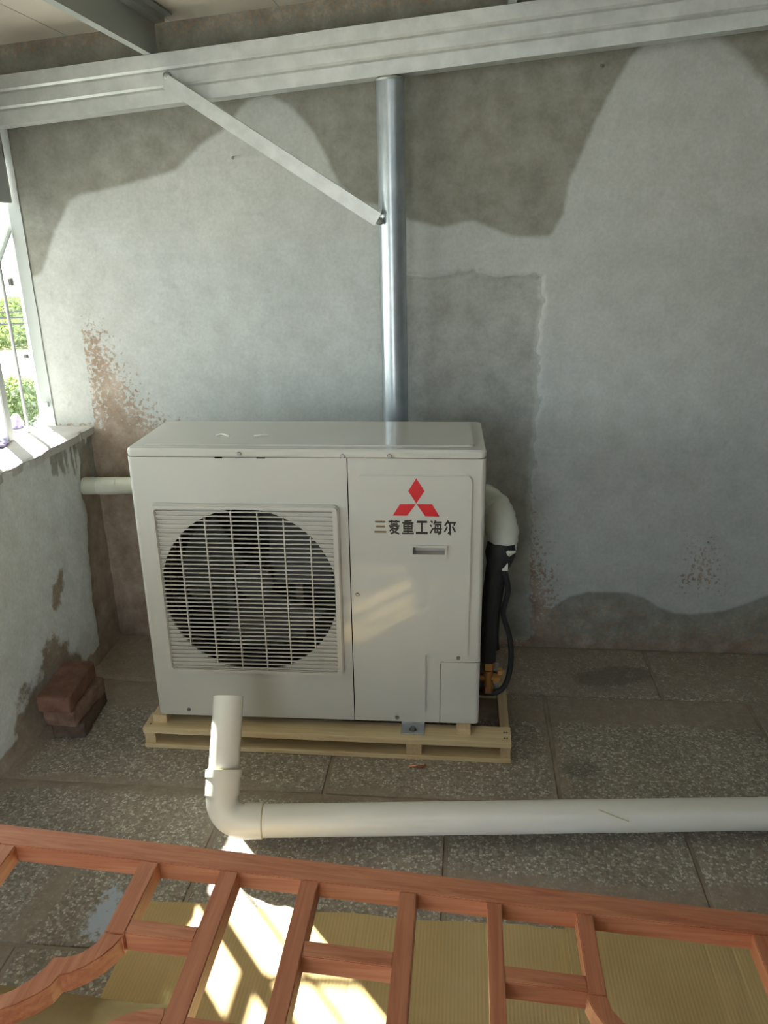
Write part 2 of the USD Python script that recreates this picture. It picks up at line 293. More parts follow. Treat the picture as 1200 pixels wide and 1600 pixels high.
flake = edge * np.clip(meshkit.fbm(P3 * 22, 3, 5) - .52, 0, 1) * 2.5 * (B_ < .5)
y = .013 * B_ + .008 * flake + nz * .0022 + nz2 * .004
pits = np.clip(meshkit.noise(P3 * 55, 4) - .93, 0, 1) * 14 * .004
y += pits
Vw = np.c_[X.ravel(), y, Z.ravel()]
B_ = np.maximum(B_, np.clip(flake * 1.6, 0, 1))
nx_, nz_ = X.shape; sk = []                                        # body of the wall behind the plaster
F = grid_faces(nx_, nz_)
back = trimesh.creation.box(bounds=[[-.12, .03, -.02], [3.4, .24, 1.80]])
border = np.r_[np.arange(0, nz_), np.arange(1, nx_) * nz_ + nz_ - 1, (nx_ - 1) * nz_ + np.arange(nz_ - 2, -1, -1), np.arange(nx_ - 2, 0, -1) * nz_]
nV = len(Vw); Vs = Vw[border].copy(); Vs[:, 1] = .035; k = np.arange(len(border)); k2 = (k + 1) % len(border)
F = np.vstack([F, np.c_[border[k], nV + k, nV + k2], np.c_[border[k], nV + k2, border[k2]]])
Vall = np.vstack([Vw, Vs]); masks = np.c_[R_, G_, B_]; masks = np.vstack([masks, masks[border]])
bv, bf = va(back); F = np.vstack([F, bf + len(Vall)]); Vall = np.vstack([Vall, bv]); masks = np.vstack([masks, np.zeros((8, 3))])
single('wall_back', (Vall, F), M['wall_back_plaster'], 'grey limewashed plaster wall with damp stains and a cement patch', None, None, 'structure', smooth=True, masks=masks, loc=(1.6, .1, 0))

# left parapet with its sill
HP = .7593; YF = -3.4
ys = np.r_[np.arange(.0, -1.7, -.010), np.linspace(-1.7, YF, 50)]; zz = np.linspace(-.02, HP, 80)
Yg, Zg = np.meshgrid(ys, zz, indexing='ij'); Q2 = np.c_[Yg.ravel(), Zg.ravel()]; Q3 = np.c_[np.zeros(Yg.size), Yg.ravel(), Zg.ravel()]
n1 = meshkit.fbm(Q3 * 14, 4, 11) - .5; n2 = meshkit.fbm(Q3 * 40, 3, 12) - .5
bare = [(-.085, .70), (-.115, .64), (-.125, .56), (-.108, .5), (-.135, .38), (-.16, .2), (-.165, -.1), (.1, -.1), (.1, .76), (-.03, .72)]
Rl = inpoly(Q2 + np.c_[n1, n2] * .03, bare, .02)
Gl = np.maximum.reduce([.75 * inpoly(Q2, [(-.28, .42), (-.36, .40), (-.42, .30), (-.40, .26), (-.30, .33)], .05), .8 * inpoly(Q2, [(-.42, .26), (-.62, .16), (-.7, .06), (-.8, -.1), (-.2, -.1), (-.3, .12)], .1), .95 * inpoly(Q2, [(-4.5, .035), (0, .05), (0, -.1), (-4.5, -.1)], .03)])
strk = meshkit.fbm(np.c_[Q2[:, 0] * 60, Q2[:, 1] * 5, 0 * Q2[:, 0]], 3, 21)
Bl = np.clip(strk * 1.2 * inpoly(Q2, [(-.36, .76), (-.30, .66), (-.14, .60), (0, .5), (.1, .5), (.1, .9), (-.4, .9)], .06), 0, 1)
xg = n1 * .006 + n2 * .002 - .006 * Rl + np.clip(.03 - Q2[:, 1], 0, .03) * .25
xg[Q2[:, 1] > HP - .004] -= .004
top = len(zz) - 1
Vl = np.c_[xg, Q2[:, 0], Q2[:, 1]]; Fl = grid_faces(len(ys), len(zz))[:, ::-1]; ml = np.c_[Rl, Gl, Bl]
body = trimesh.creation.box(bounds=[[-.26, YF, -.02], [-.012, .0, HP - .01]]); b2, f2 = va(body)
single('wall_left', (np.vstack([Vl, b2]), np.vstack([Fl, f2 + len(Vl)])), M['wall_left_plaster'], 'low grey-blue plastered parapet wall below the window, dirt along its foot', None, None, 'structure', smooth=True, masks=np.vstack([ml, np.zeros((8, 3))]), loc=(0, -2, 0))
# sill: rough mortar cap
sx = np.linspace(-.27, .004, 24); sy = np.r_[np.arange(.0, -1.2, -.012), np.linspace(-1.2, YF, 60)]
Sx, Sy = np.meshgrid(sx, sy, indexing='ij'); S3 = np.c_[Sx.ravel(), Sy.ravel(), 0 * Sx.ravel()]
sn = meshkit.fbm(S3 * 18, 3, 31) - .5; lip = np.where(np.isclose(S3[:, 0], .004), (meshkit.fbm(S3 * np.array([0, 25, 1]), 3, 33) - .5) * .022, 0)
Vsl = np.c_[S3[:, 0] + lip, S3[:, 1], HP + .002 + sn * .004 - np.where(S3[:, 0] > -.002, .004, 0)]
nv0 = len(sy); Fs = grid_faces(len(sx), nv0)[:, ::-1]
low = Vsl[-nv0:].copy(); low[:, 2] -= .022; Fe = []
o = len(Vsl) - nv0
for k in range(nv0 - 1):
    Fe += [[o + k, len(Vsl) + k, o + k + 1], [o + k + 1, len(Vsl) + k, len(Vsl) + k + 1]]
single('trim_1', (np.vstack([Vsl, low]), np.vstack([Fs, np.array(Fe)])), M['bare_plaster'], 'rough mortar sill on top of the parapet, half in sunlight', None, None, 'structure', smooth=50, loc=(-.13, -2, HP))

# right and front walls (outside the picture), roof
single('wall_right', trimesh.creation.box(bounds=[[3.4, YF, -.02], [3.6, .24, 2.2]]), M['side_plaster'], kind='structure', label='plain plaster wall closing the right side')
single('wall_front', mbox(-.26, 3.6, YF - .2, YF, -.02, 1.84) - mbox(.15, .95, YF - .3, YF + .1, .0, 1.75), M['side_plaster'], kind='structure', label='plain plaster wall with an open doorway on the near side', smooth=False)
single('terrace', trimesh.creation.box(bounds=[[-.3, -11, -.12], [6, YF - .2, -.015]]), M['concrete_out'], kind='structure', label='open concrete terrace beyond the near doorway')
def slope_box(x0, x1, y0, y1, za, zb):   # za, zb: functions of x
    v = np.array([[x, yy, fn(x)] for x in (x0, x1) for yy in (y0, y1) for fn in (za, zb)]); return m3.Manifold.hull_points(v)
roof = thing('ceiling', (1.6, -2, 1.9), 'beige sheet roof underside sloping down to the left', None, None, 'structure')
xr = np.linspace(-.5, 3.7, 15)
for a, b in zip(xr[:-1], xr[1:]):
    part(roof, 'roof_panel', slope_box(a + .001, b - .001, YF - .3, .26, lambda x: roof_z(x) + .002, lambda x: roof_z(x) + .045), M['roof_sheet'])

aw = thing('sun_block_awning', (-.8, -1.8, 1.8), 'unseen roof sheet added to keep sun off the windows', None, None, 'structure')  # unseen roof sheet added to stop sun passing above the casement
for k in range(6):
    yb_ = -.02 - .6 * k; part(aw, 'roof_panel', slope_box(-1.16, -.502, yb_ - .597, yb_, lambda x: roof_z(x) + .002, lambda x: roof_z(x) + .03), M['roof_sheet'])
# floor: washed terrazzo slabs in a mortar bed
fl = thing('floor', (1.6, -2, 0), 'speckled terrazzo slab floor with dusty mortar joints', None, None, 'structure')
part(fl, 'mortar_bed', trimesh.creation.box(bounds=[[0, YF, -.09], [3.4, .0, -.0045]]), M['joint_mortar'])
rows = [(0, -.30, [.62, 1.21, 1.81, 2.40, 2.99]), (-.30, -.79, [.867, 1.459, 2.05, 2.64, 3.23]), (-.79, -1.28, [.63, 1.18, 1.735, 2.29, 2.85]), (-1.28, -1.77, [.33, .92, 1.51, 2.10, 2.69, 3.28])]
for k in range(4): rows.append((-1.77 - .49 * k, -1.77 - .49 * (k + 1) if k < 3 else YF, [.3 + (.29 if k % 2 else 0) + .59 * j for j in range(6)]))
def floor_masks(P):
    p3 = np.c_[P, np.zeros(len(P))]; w = (meshkit.fbm(p3 * 5, 3, 41) - .5)
    yv, xv = P[:, 1] + w * .05, P[:, 0] + w * .05
    g = lambda a, lo, hi, s: np.clip(np.minimum(a - lo, hi - a) / s + .5, 0, 1)
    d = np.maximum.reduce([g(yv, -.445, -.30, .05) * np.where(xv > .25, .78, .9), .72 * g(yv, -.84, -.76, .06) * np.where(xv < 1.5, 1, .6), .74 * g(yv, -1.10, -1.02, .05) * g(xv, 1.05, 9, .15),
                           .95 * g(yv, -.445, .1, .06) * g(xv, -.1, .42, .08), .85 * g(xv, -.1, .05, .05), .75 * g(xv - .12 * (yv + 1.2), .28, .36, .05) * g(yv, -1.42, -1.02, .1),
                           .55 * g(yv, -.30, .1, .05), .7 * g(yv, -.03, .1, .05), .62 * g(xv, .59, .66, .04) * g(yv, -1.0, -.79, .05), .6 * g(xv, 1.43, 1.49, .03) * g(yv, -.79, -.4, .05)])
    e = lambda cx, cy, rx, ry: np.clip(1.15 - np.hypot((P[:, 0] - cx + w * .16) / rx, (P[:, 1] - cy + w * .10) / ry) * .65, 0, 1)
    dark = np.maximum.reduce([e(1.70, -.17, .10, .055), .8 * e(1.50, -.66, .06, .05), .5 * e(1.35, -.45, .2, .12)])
    whitish = inpoly(P, [(.478, -1.11), (.435, -1.12), (.445, -1.17), (.43, -1.21), (.455, -1.26), (.50, -1.26), (.53, -1.21), (.50, -1.16)], .03) * .8  # bluish-white patch in the slab colour
    return np.c_[d, dark, whitish]
for ya, yb, xj in rows:
    e = [0.0] + [x for x in xj if .02 < x < 3.38] + [3.4]
    for a, b in zip(e[:-1], e[1:]):
        if b - a < .02: continue
        g = .005; x0_, x1_, y1_, y0_ = a + g, b - g, ya - g, yb + g
        near = (a < 2.5 and ya > -1.6); st = .022 if near else .2
        gx = np.linspace(x0_, x1_, max(2, int((x1_ - x0_) / st) + 1)); gy = np.linspace(y0_, y1_, max(2, int((y1_ - y0_) / st) + 1))
        gx = np.unique(np.r_[gx, x0_ + .003, x1_ - .003]); gy = np.unique(np.r_[gy, y0_ + .003, y1_ - .003])
        A, B = np.meshgrid(gx, gy, indexing='ij'); lev = RNG.uniform(-.0012, .0008)
        zt = np.full(A.size, lev); zt[(A.ravel() <= x0_ + 1e-6) | (A.ravel() >= x1_ - 1e-6) | (B.ravel() <= y0_ + 1e-6) | (B.ravel() >= y1_ - 1e-6)] -= .0025
        V = np.c_[A.ravel(), B.ravel(), zt]; Fg = grid_faces(len(gx), len(gy)); nu, nv = len(gx), len(gy)
        bd = np.r_[np.arange(nv), np.arange(1, nu) * nv + nv - 1, (nu - 1) * nv + np.arange(nv - 2, -1, -1), np.arange(nu - 2, 0, -1) * nv]
        Vb = V[bd].copy(); Vb[:, 2] = -.02; k = np.arange(len(bd)); k2 = (k + 1) % len(bd); n = len(V)
        Fg = np.vstack([Fg, np.c_[bd[k], bd[k2], n + k], np.c_[bd[k2], n + k2, n + k]]); V = np.vstack([V, Vb])
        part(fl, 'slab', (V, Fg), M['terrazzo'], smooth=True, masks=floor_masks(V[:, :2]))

# window on the parapet
W = thing('window_1', (-.18, -2, HP), 'aluminium framed window strip above the left parapet', None, None, 'structure')
part(W, 'jamb', cbox(-.168, -.1215, .014, .07, HP, 1.66, .002), M['alu_frame'])
part(W, 'edge_strip', cbox(-.205, -.169, .062, .095, HP, 1.66, .002), M['alu_white'])
part(W, 'sash_stile', cbox(-.171, -.163, -.090, -.079, HP, 1.45, .002), M['alu_white'])
part(W, 'sash_stile', cbox(-.182, -.152, -.221, -.190, HP, 1.45, .003), M['alu_white'])
part(W, 'pane', cbox(-.1685, -.1665, -.078, .013, HP + .02, 1.44, .0005), M['clear_glass'])
part(W, 'sash_bar', cbox(-.180, -.154, -.345, -.205, 1.108, 1.136, .003), M['alu_white'])
bl = np.array([[-.180, -.215, 1.13], [-.180, .030, 1.372]])
part(W, 'corner_brace', tube(bl, .009, 8), M['alu_frame'])
part(W, 'head_rail', cbox(-.20, -.14, YF, .0, 1.44, 1.66, .003), M['alu_frame'])
part(W, 'head_clip', cbox(-.166, -.136, .0, -.0 - -.001, 1.565, 1.59, .001) if False else cbox(-.168, -.140, -.012, -.002, 1.565, 1.588, .001), M['alu_white'])
part(W, 'latch', cbox(-.158, -.128, -.012, .0, .826, .842, .002), M['alu_white'], 'small white latch on the window jamb')
part(W, 'hinge', cbox(-.170, -.158, -.05, -.036, 1.205, 1.228, .002), M['screw_metal'], 'dark hinge knuckle')
part(W, 'hinge', cbox(-.170, -.158, -.034, -.022, .985, .998, .002), M['screw_metal'])
yv = -.345
for k in range(5):
    y1 = yv - .80
    part(W, 'sash_stile', cbox(-.185, -.150, yv - .035, yv, HP, 1.45, .003), M['alu_white'])
    part(W, 'pane', cbox(-.170, -.166, y1, yv - .034, HP + .03, 1.44, .0005), M['clear_glass'])
    part(W, 'sash_rail', cbox(-.182, -.152, y1, yv - .035, HP, HP + .035, .003), M['alu_white'])
    yv = y1
    if yv < -1.9: break
cx0, cx1 = -.86, -.188  # unseen casement with dark glass, added to block sun from the panes behind
part(W, 'sun_block_casement', cat(cbox(cx0, cx0 + .03, -.366, -.348, HP + .01, 1.43, .002), cbox(cx1 - .03, cx1, -.366, -.348, HP + .01, 1.43, .002), cbox(cx0 + .03, cx1 - .03, -.366, -.348, HP + .01, HP + .04, .002), cbox(cx0 + .03, cx1 - .03, -.366, -.348, 1.40, 1.43, .002)), M['alu_frame'], 'unseen outward casement added to block sun')
part(W, 'sun_block_pane', cbox(cx0 + .03, cx1 - .03, -.359, -.355, HP + .04, 1.40, .0005), M['tinted_glass'])  # added dark glass, cuts sun and sky light on the wall end
part(W, 'light_block_panel', cbox(-.185, -.150, YF, yv, HP, 1.45, .003), M['alu_frame'])  # unseen panel added to cut window light reaching the right side
part(W, 'eave_filler', cbox(-.20, -.14, YF, .0, 1.66, 1.842, .002), M['roof_sheet'])

# ------------------------------------------------------------------ steel roof frame
def beam_z(x): return 1.632 + .0765 * (x + .069)        # underside at its front face
HB = .121
prof = [(-.125, 0), (-.125, .034), (-.1215, .040), (-.125, .046), (-.125, .076), (-.1215, .082), (-.125, .088), (-.125, HB), (-.068, HB), (-.068, HB - .016), (-.071, HB - .016), (-.071, HB - .003), (-.122, HB - .003), (-.122, .088), (-.116, .082), (-.122, .076), (-.122, .046), (-.116, .040), (-.122, .034), (-.122, .003), (-.071, .003), (-.071, .016), (-.068, .016), (-.068, 0)]
bm = m3.Manifold.extrude(m3.CrossSection([[list(p) for p in prof]], m3.FillRule.EvenOdd), 3.75)
v, f = va(bm); L0 = -.35
v = np.c_[L0 + v[:, 2], v[:, 0], beam_z(L0 + v[:, 2]) + v[:, 1]]
single('steel_beam', (v, f[:, ::-1] if trimesh.Trimesh(v, f).volume < 0 else f), M['galvanised'], 'galvanised ribbed steel beam sloping along the top of the back wall', 'beam', None, 'thing', smooth=20)
def purlin(x, label):
    z = beam_z(x) + HB + .0005; h = roof_z(x) - z - .001; w = .020; t = .003
    pr = [(0, 0), (w, 0), (w, h - .016), (w + .028, h - .016), (w + .028, h - .003), (w + .05, h - .003), (w + .05, h), (0, h)]
    m = m3.Manifold.extrude(m3.CrossSection([[list(p) for p in pr]], m3.FillRule.EvenOdd), 4.1)
    v, f = va(m); v = np.c_[x - .025 + v[:, 0], -.075 - v[:, 2], z + v[:, 1] + 0 * v[:, 0]]
    v[:, 2] += (v[:, 0] - x) * .074
    single('roof_purlin', (v, f), M['purlin_steel'], label, 'purlin', None, 'thing', smooth=20)
purlin(.385, 'dark steel channel purlin resting on the beam near the upper left corner')
purlin(1.33, 'steel channel purlin meeting the beam top right of the post')
PX = 1.005
ps = thing('steel_post', (PX, -.1, 0), 'round galvanised steel post standing behind the outdoor unit, carrying the beam', 'post')
zt = beam_z(PX) - .002
part(ps, 'tube', pipe([[PX, -.1, z] for z in np.linspace(.004, zt - .003, 24)], .0375, .0345, 40), M['galvanised_pipe'], smooth=40)
part(ps, 'weld_collar', tube([[PX, -.1, zt - .009], [PX, -.1, zt - .004], [PX, -.1, zt]], [.0380, .0395, .0370], 40), M['purlin_dark'])
part(ps, 'base_plate', cbox(PX - .07, PX + .07, -.165, -.035, .0, .006, .001), M['galvanised'])
# brace: angle iron from beam to post, welded on
a = np.array([.42, 1.714 + .004]); b = np.array([.970, 1.366]); d = (b - a) / np.linalg.norm(b - a); nn = np.array([-d[1], d[0]]); L = np.linalg.norm(b - a)
br = cat(mbox(0, L, -.152, -.149, -.018, .018), mbox(0, L, -.149, -.1255, .015, .018))
v, f = va(br); v = np.c_[a[0] + v[:, 0] * d[0] + v[:, 2] * nn[0], v[:, 1], a[1] + v[:, 0] * d[1] + v[:, 2] * nn[1]]
bt = thing('steel_brace', (.7, -.14, 1.36), 'thin galvanised angle brace slanting from the beam down to the post', 'brace')
part(bt, 'angle_bar', (v, f), M['galvanised'])
wl = trimesh.creation.icosphere(2, .012); wl.apply_scale([1, .8, .8]); wl.apply_translation([.974, -.137, 1.362]); part(bt, 'weld_bead', wl, M['purlin_dark'])
wl = trimesh.creation.icosphere(2, .010); wl.apply_scale([1.2, .5, 1]); wl.apply_translation([.418, -.127, 1.735]); part(bt, 'weld_bead', wl, M['purlin_dark'])
for x, z, l in ((1.555, 1.735, 'bent nail left in the wall just under the beam, right of the post'), (.545, 1.545, 'small nail head in the wall above the brace')):
    nn_ = thing('wall_nail', (x, 0, z), l, 'nail')
    part(nn_, 'shank', tube([[x, .012, z], [x, -.012, z], [x + .003, -.02, z - .004]], .0016, 8), M['screw_metal']); part(nn_, 'head', tube([[x + .003, -.02, z - .004], [x + .0034, -.0215, z - .0045]], .004, 10), M['screw_metal'])

# ------------------------------------------------------------------ outdoor unit
H, D, WD = .7589, .3012, .88; AO = np.array([.3774, -.6060, .0912]); ya, ro = .0282, .0089
AR = rotz(ya) @ np.array([[1, 0, ro], [0, 1, 0], [-ro, 0, 1]])
A = lambda m: xf(m, AR, AO)
unit = thing('outdoor_unit', AO + AR @ [.44, .15, 0], 'cream air conditioner outdoor unit with round fan grille, standing on a pallet', 'air conditioner')
up_ = lambda name, m, mt, label=None, parent=unit, **k: part(parent, name, A(m), M[mt], label, **k)
ZC = .738
foot = rrect(0, 0, WD, D, .012); inner = rrect(.003, .003, WD - .003, D - .003, .010)
shell = ext(foot.difference(inner), ZC - .001)
XS, CZ, CX, CR = .5455, .378, .283, .229
plate_hole = m3.Manifold.cylinder(.08, CR, CR, 96).rotate([-90, 0, 0]).translate([CX, -.03, CZ])
front = (shell ^ mbox(-.01, XS - .0012, -.01, .06, -.01, 1)) - plate_hole - mbox(.221, .240, -.01, .02, ZC - .0035, 1) - mbox(.324, .346, -.01, .02, ZC - .0035, 1)
acc_cut = mbox(.775, WD + .01, -.01, .12, -.01, .187)
serv = (shell ^ mbox(XS + .0012, WD + .01, -.01, .12, -.01, 1)) - acc_cut
acc = shell ^ mbox(.7765, WD + .01, -.01, .1188, -.01, .1855)
rear = (shell ^ mbox(-.01, WD + .01, .0602, 1, -.01, 1)) - mbox(.5, 1, .05, .1202, -.01, 1)
def plateau(poly, t=.0040, c=.0034, lay=5):
    m = None
    for k in range(lay):
        q = poly.buffer(-c * k / (lay - 1)); e = ext(q, t * (k + 1) / lay); m = e if m is None else m + e
    return m.rotate([90, 0, 0])       # xz plane, rising toward -y
embp = sg.Polygon([(.568, .024), (.74, .024), (.74, .213), (.85, .213), (.85, .697), (.568, .697)]).buffer(-.016).buffer(.016, quad_segs=8).buffer(.012).buffer(-.012)
pl = plateau(embp).translate([0, .0003, 0])
hx0, hx1, hz0, hz1 = .698, .789, .486, .516
serv = serv + pl - mbox(hx0 + .004, hx1 - .004, -.02, .02, hz0 + .004, hz1 - .004)
up_('front_panel', front, 'paint_cream')
sp = up_('service_panel', serv, 'paint_cream')
up_('access_cover', acc, 'paint_cream')
up_('rear_casing', rear, 'paint_cream')
up_('base_tray', mbox(.004, WD - .004, .0035, D - .004, .0, .006), 'dark_inside')
# top cover with a pressed panel
lid = None
for k, (o, z) in enumerate(((0.002, 0), (.0005, .003), (.0, .006), (.0, .0145), (.0012, .018), (.004, .0205))):
    if k: 
        a0, z0_, b0, z1_ = prev[0], prev[1], o, z
        q = m3.Manifold.hull(ext(rrect(a0, a0, WD - a0, D - a0, .014), .0001, ZC + z0_) + ext(rrect(b0, b0, WD - b0, D - b0, .014), .0001, ZC + z1_)); lid = q if lid is None else lid + q
    prev = (o, z)
tp = rrect(.032, .030, .852, .268, .012); ridge = None
for k in range(4):
    e = ext(tp.buffer(-.0009 * k), .0035 * (k + 1) / 4, ZC + .0204); ridge = e if ridge is None else ridge + e
up_('top_cover', lid + ridge, 'paint_cream')
for cx, cy, s in ((.216, .115, 1), (.315, .116, -1)):
    t = np.linspace(0, 1, 9); ptsu = np.c_[cx - .02 + .036 * t, cy + s * .006 * np.sin(t * 5), ZC + .0245 + .003 * np.sin(t * 3.1)]
    up_('tape_scrap', tube(ptsu, .0022, 6), 'scrap_white', 'curled scrap of film on the top cover')
# fan grille
gr = thing  # placeholder name kept short
gx0, gx1, gz0, gz1 = .043, .5235, .1395, .619
fr_out = rrect(gx0, gz0, gx1, gz1, .016); fr_in = rrect(gx0 + .018, gz0 + .015, gx1 - .018, gz1 - .015, .006)
gf = None
for k in range(5):
    e = ext(fr_out.buffer(-.0045 * (k / 4) ** 2).difference(fr_in.buffer(.003 * (k / 4) ** 2)), .013 * (1 - (1 - (k + 1) / 5) ** 1.0)); gf = e if gf is None else gf + e
gp = part(unit, 'fan_grille', A(gf.rotate([90, 0, 0]).translate([0, 0, 0])), M['plastic_cream'])
plate = ext(fr_in.buffer(.001).difference(sg.Point(CX, CZ).buffer(CR - .0005, quad_segs=32)), .0045).rotate([90, 0, 0]).translate([0, 0, 0])
up_('backing_plate', plate, 'plastic_cream', parent=gp)
ring = ext(sg.Point(CX, CZ).buffer(CR + .004, quad_segs=32).difference(sg.Point(CX, CZ).buffer(CR, quad_segs=32)), .05).rotate([90, 0, 0]).translate([0, .0535, 0])
up_('shroud_ring', ring, 'dark_inside')
NS = 38; zi0, zi1 = gz0 + .0195, gz1 - .0195
for k in range(NS):
    z = zi0 + (zi1 - zi0) * k / (NS - 1)
    P = np.array([[gx, yy, z + dz] for gx in (gx0 + .0182, gx1 - .0182) for yy, dz in ((-.0058, -.0013), (-.0098, -.0018), (-.0113, -.001), (-.0113, .0010), (-.0098, .0018), (-.0058, .0013))])
    up_('slat', m3.Manifold.hull_points(P), 'plastic_cream', parent=gp)
for xb in (.116, .184, .251, .318, .383, .449):
    hh = math.sqrt(CR ** 2 - (xb - CX) ** 2) - .002
    up_('crossbar', mbox(xb - .0017, xb + .0017, -.0108, -.001, CZ - hh, CZ + hh), 'plastic_cream', parent=gp)
# fan behind it
fy = .09
fan = part(unit, 'fan', A(m3.Manifold.cylinder(.06, .048, .042, 40).rotate([-90, 0, 0]).translate([CX, fy - .03, CZ])), M['fan_grey'])
for b_ in range(3):
    V = []; nr, na = 9, 9
    for i in range(nr):
        r = .042 + (.205 - .042) * i / (nr - 1); sw = .55 + .25 * i / (nr - 1)
        for j in range(na):
            t = j / (na - 1); a_ = 2.1 * b_ + .5 + (t - .5) * 2 * sw + .25 * i / (nr - 1)
            V.append([CX + r * math.cos(a_), fy + .05 * (t - .5), CZ + r * math.sin(a_)])
    V = np.array(V); F_ = grid_faces(nr, na); V2 = V + [0, .004, 0]
    up_('blade', (np.vstack([V, V2]), np.vstack([F_, F_[:, ::-1] + len(V)])), 'fan_grey', parent=fan)
mb = up_('motor_bracket', cat(mbox(.375, .395, .14, .155, .01, ZC - .01), mbox(.18, .20, .14, .155, .01, ZC - .01), m3.Manifold.cylinder(.07, .05, .05, 32).rotate([-90, 0, 0]).translate([CX, .125, CZ])), 'motor_metal')
up_('coil', mbox(.01, .56, .245, .285, .01, ZC - .01), 'dark_inside')
up_('partition', mbox(.548, .551, .06, .24, .01, ZC - .01), 'dark_inside')
up_('capacitor_strap', mbox(.384, .402, .118, .124, .505, .60), 'scrap_white', 'pale strip seen through the grille')
# handle recess
pocket = mbox(hx0, hx1, -.0068, -.0005, hz0, hz1) - mbox(hx0 + .006, hx1 - .006, -.02, .02, hz0 + .006, hz1 - .0055)
cupm = (mbox(hx0 + .003, hx1 - .003, -.003, .022, hz0 + .003, hz1 - .003) - mbox(hx0 + .006, hx1 - .006, -.02, .020, hz0 + .006, hz1 - .0055))
up_('handle_recess', pocket + cupm, 'plastic_cream')
# emblem and characters
EY = -.0036
def flat(poly, t=.0006, mt='emblem_red', name='emblem', **k):
    e = ext(poly, t).rotate([90, 0, 0]).translate([0, EY, 0]); return up_(name, e, mt, **k)
for pts in ([(.7125, .6895), (.7325, .657), (.7125, .6255), (.6930, .657)], [(.6730, .6235), (.7115, .6235), (.6900, .5935), (.6550, .5935)], [(.7135, .6235), (.7510, .6235), (.7690, .5925), (.7345, .5925)]):
    flat(sg.Polygon(pts), label='red diamond of the three-diamond mark')
def strokes(L, w): return unary_union([sg.LineString(s).buffer((w if not isinstance(s[0][0], str) else w) / 2, cap_style=2, join_style=2) for s in L])
G = {
 'a': (13, [[(8, 86), (92, 86)], [(16, 52), (86, 52)], [(2, 14), (98, 14)]]),
 'b': (12, [[(4, 88), (96, 88)], [(32, 99), (32, 78)], [(68, 99), (68, 78)], [(50, 79), (50, 58)], [(20, 70), (80, 70)], [(6, 57), (94, 57)], [(38, 57), (16, 42)], [(62, 57), (86, 43)], [(46, 47), (14, 20)], [(38, 37), (78, 37), (58, 16), (20, 1)], [(32, 28), (60, 12), (92, 1)]]),
 'c': (11.5, [[(80, 97), (20, 91)], [(4, 81), (96, 81)], [(18, 70), (82, 70), (82, 38), (18, 38), (18, 74)], [(18, 54), (82, 54)], [(50, 94), (50, 4)], [(12, 22), (88, 22)], [(2, 5), (98, 5)]]),
 'd': (16, [[(8, 89), (92, 89)], [(50, 89), (50, 10)], [(2, 10), (98, 10)]]),
 'e': (12, [[(10, 95), (26, 84)], [(3, 67), (19, 56)], [(5, 8), (28, 44)], [(48, 99), (34, 70)], [(42, 86), (97, 86)], [(48, 70), (89, 70), (85, 8), (68, 2)], [(50, 74), (42, 15)], [(30, 41), (99, 41)], [(38, 17), (96, 17)], [(62, 63), (69, 51)], [(60, 34), (67, 23)]]),
 'f': (13, [[(38, 99), (10, 62)], [(29, 84), (91, 84), (82, 64)], [(52, 80), (52, 6), (36, 14)], [(30, 56), (8, 18)], [(72, 58), (95, 18)]])}
cw = (.812 - .607) / 6
for k, c in enumerate('abcdef'):
    w, L = G[c]; q = strokes(L, w); q = shapely.affinity.translate(shapely.affinity.scale(q, (cw - .0035) / 100, .037 / 100, origin=(0, 0)), .607 + cw * k + .0015, .5450)
    flat(q, .0005, 'letter_warm_reflection' if k == 0 else 'letter_black', 'character', label='bronze toned character' if k == 0 else None)
for x, z, yy in ((.283, .7465, 0), (.535, .7425, 0), (.648, .7435, 0), (.087, .018, 0), (.661, .012, 0), (.822, .199, 0), (.562, .376, .0003)):
    s_ = m3.Manifold.cylinder(.0035, .0055, .0045, 16).rotate([90, 0, 0]).translate([x, yy, z]) - mbox(x - .004, x + .004, -.01, -.0028, z - .0006, z + .0006)
    up_('screw', s_, 'screw_metal')
PT = .065                        # pallet top
for x0_, x1_ in ((.150, .215), (.672, .735)):
    zb = PT - AO[2] + .0005 + x0_ * ro
    foot_ = cbox(x0_, x1_, -.031, .05, zb, zb + .003, .001) + cbox(x0_, x1_, .012, .05, zb, .0, .001)
    fp = up_('mounting_foot', foot_, 'bracket_zinc', 'galvanised foot bolted to the pallet')
    cx = (x0_ + x1_) / 2
    up_('bolt', m3.Manifold.cylinder(.002, .010, .010, 20).translate([cx, -.013, zb + .003]) + m3.Manifold.cylinder(.007, .0065, .0065, 6).translate([cx, -.013, zb + .005]), 'screw_metal', parent=fp)

# ------------------------------------------------------------------ pallet
px0, px1, pyf, pyb = .3383, 1.3431, -.6357, -.268
pal = thing('wooden_pallet', ((px0 + px1) / 2, (pyf + pyb) / 2, 0), 'low pine transport pallet under the outdoor unit', 'pallet')
pp = lambda n, m, mt='pine_x', label=None: part(pal, n, m, M[mt], label)
ang = -.0010
pp('deck_plank', cbox(px0, px1, pyf, pyf + .072, .047, PT, .0015)); pp('deck_plank', cbox(px0, px1, pyb - .072, pyb, .047, PT, .0015))
pp('bottom_plank', cbox(px0, px1, pyf, pyf + .06, .0, .0135, .0015)); pp('bottom_plank', cbox(px0, px1, pyb - .06, pyb, .0, .0135, .0015))
for x0_, x1_ in ((px0 + .001, px0 + .032), (1.064, 1.107), (px1 - .028, px1 - .001)):
    pp('runner', cbox(x0_, x1_, pyf + .004, pyb - .002, .0137, .0468, .0015), 'pine_y')
for x0_, x1_ in ((.360, .400), (1.198, 1.236)):
    t_ = AO[2] - ro * ((x0_ + x1_) / 2 - AO[0]) - .0012
    pp('spacer_block', cbox(x0_, x1_, pyf + .026, pyf + .072, PT + .0003, t_, .001), 'pine_y')
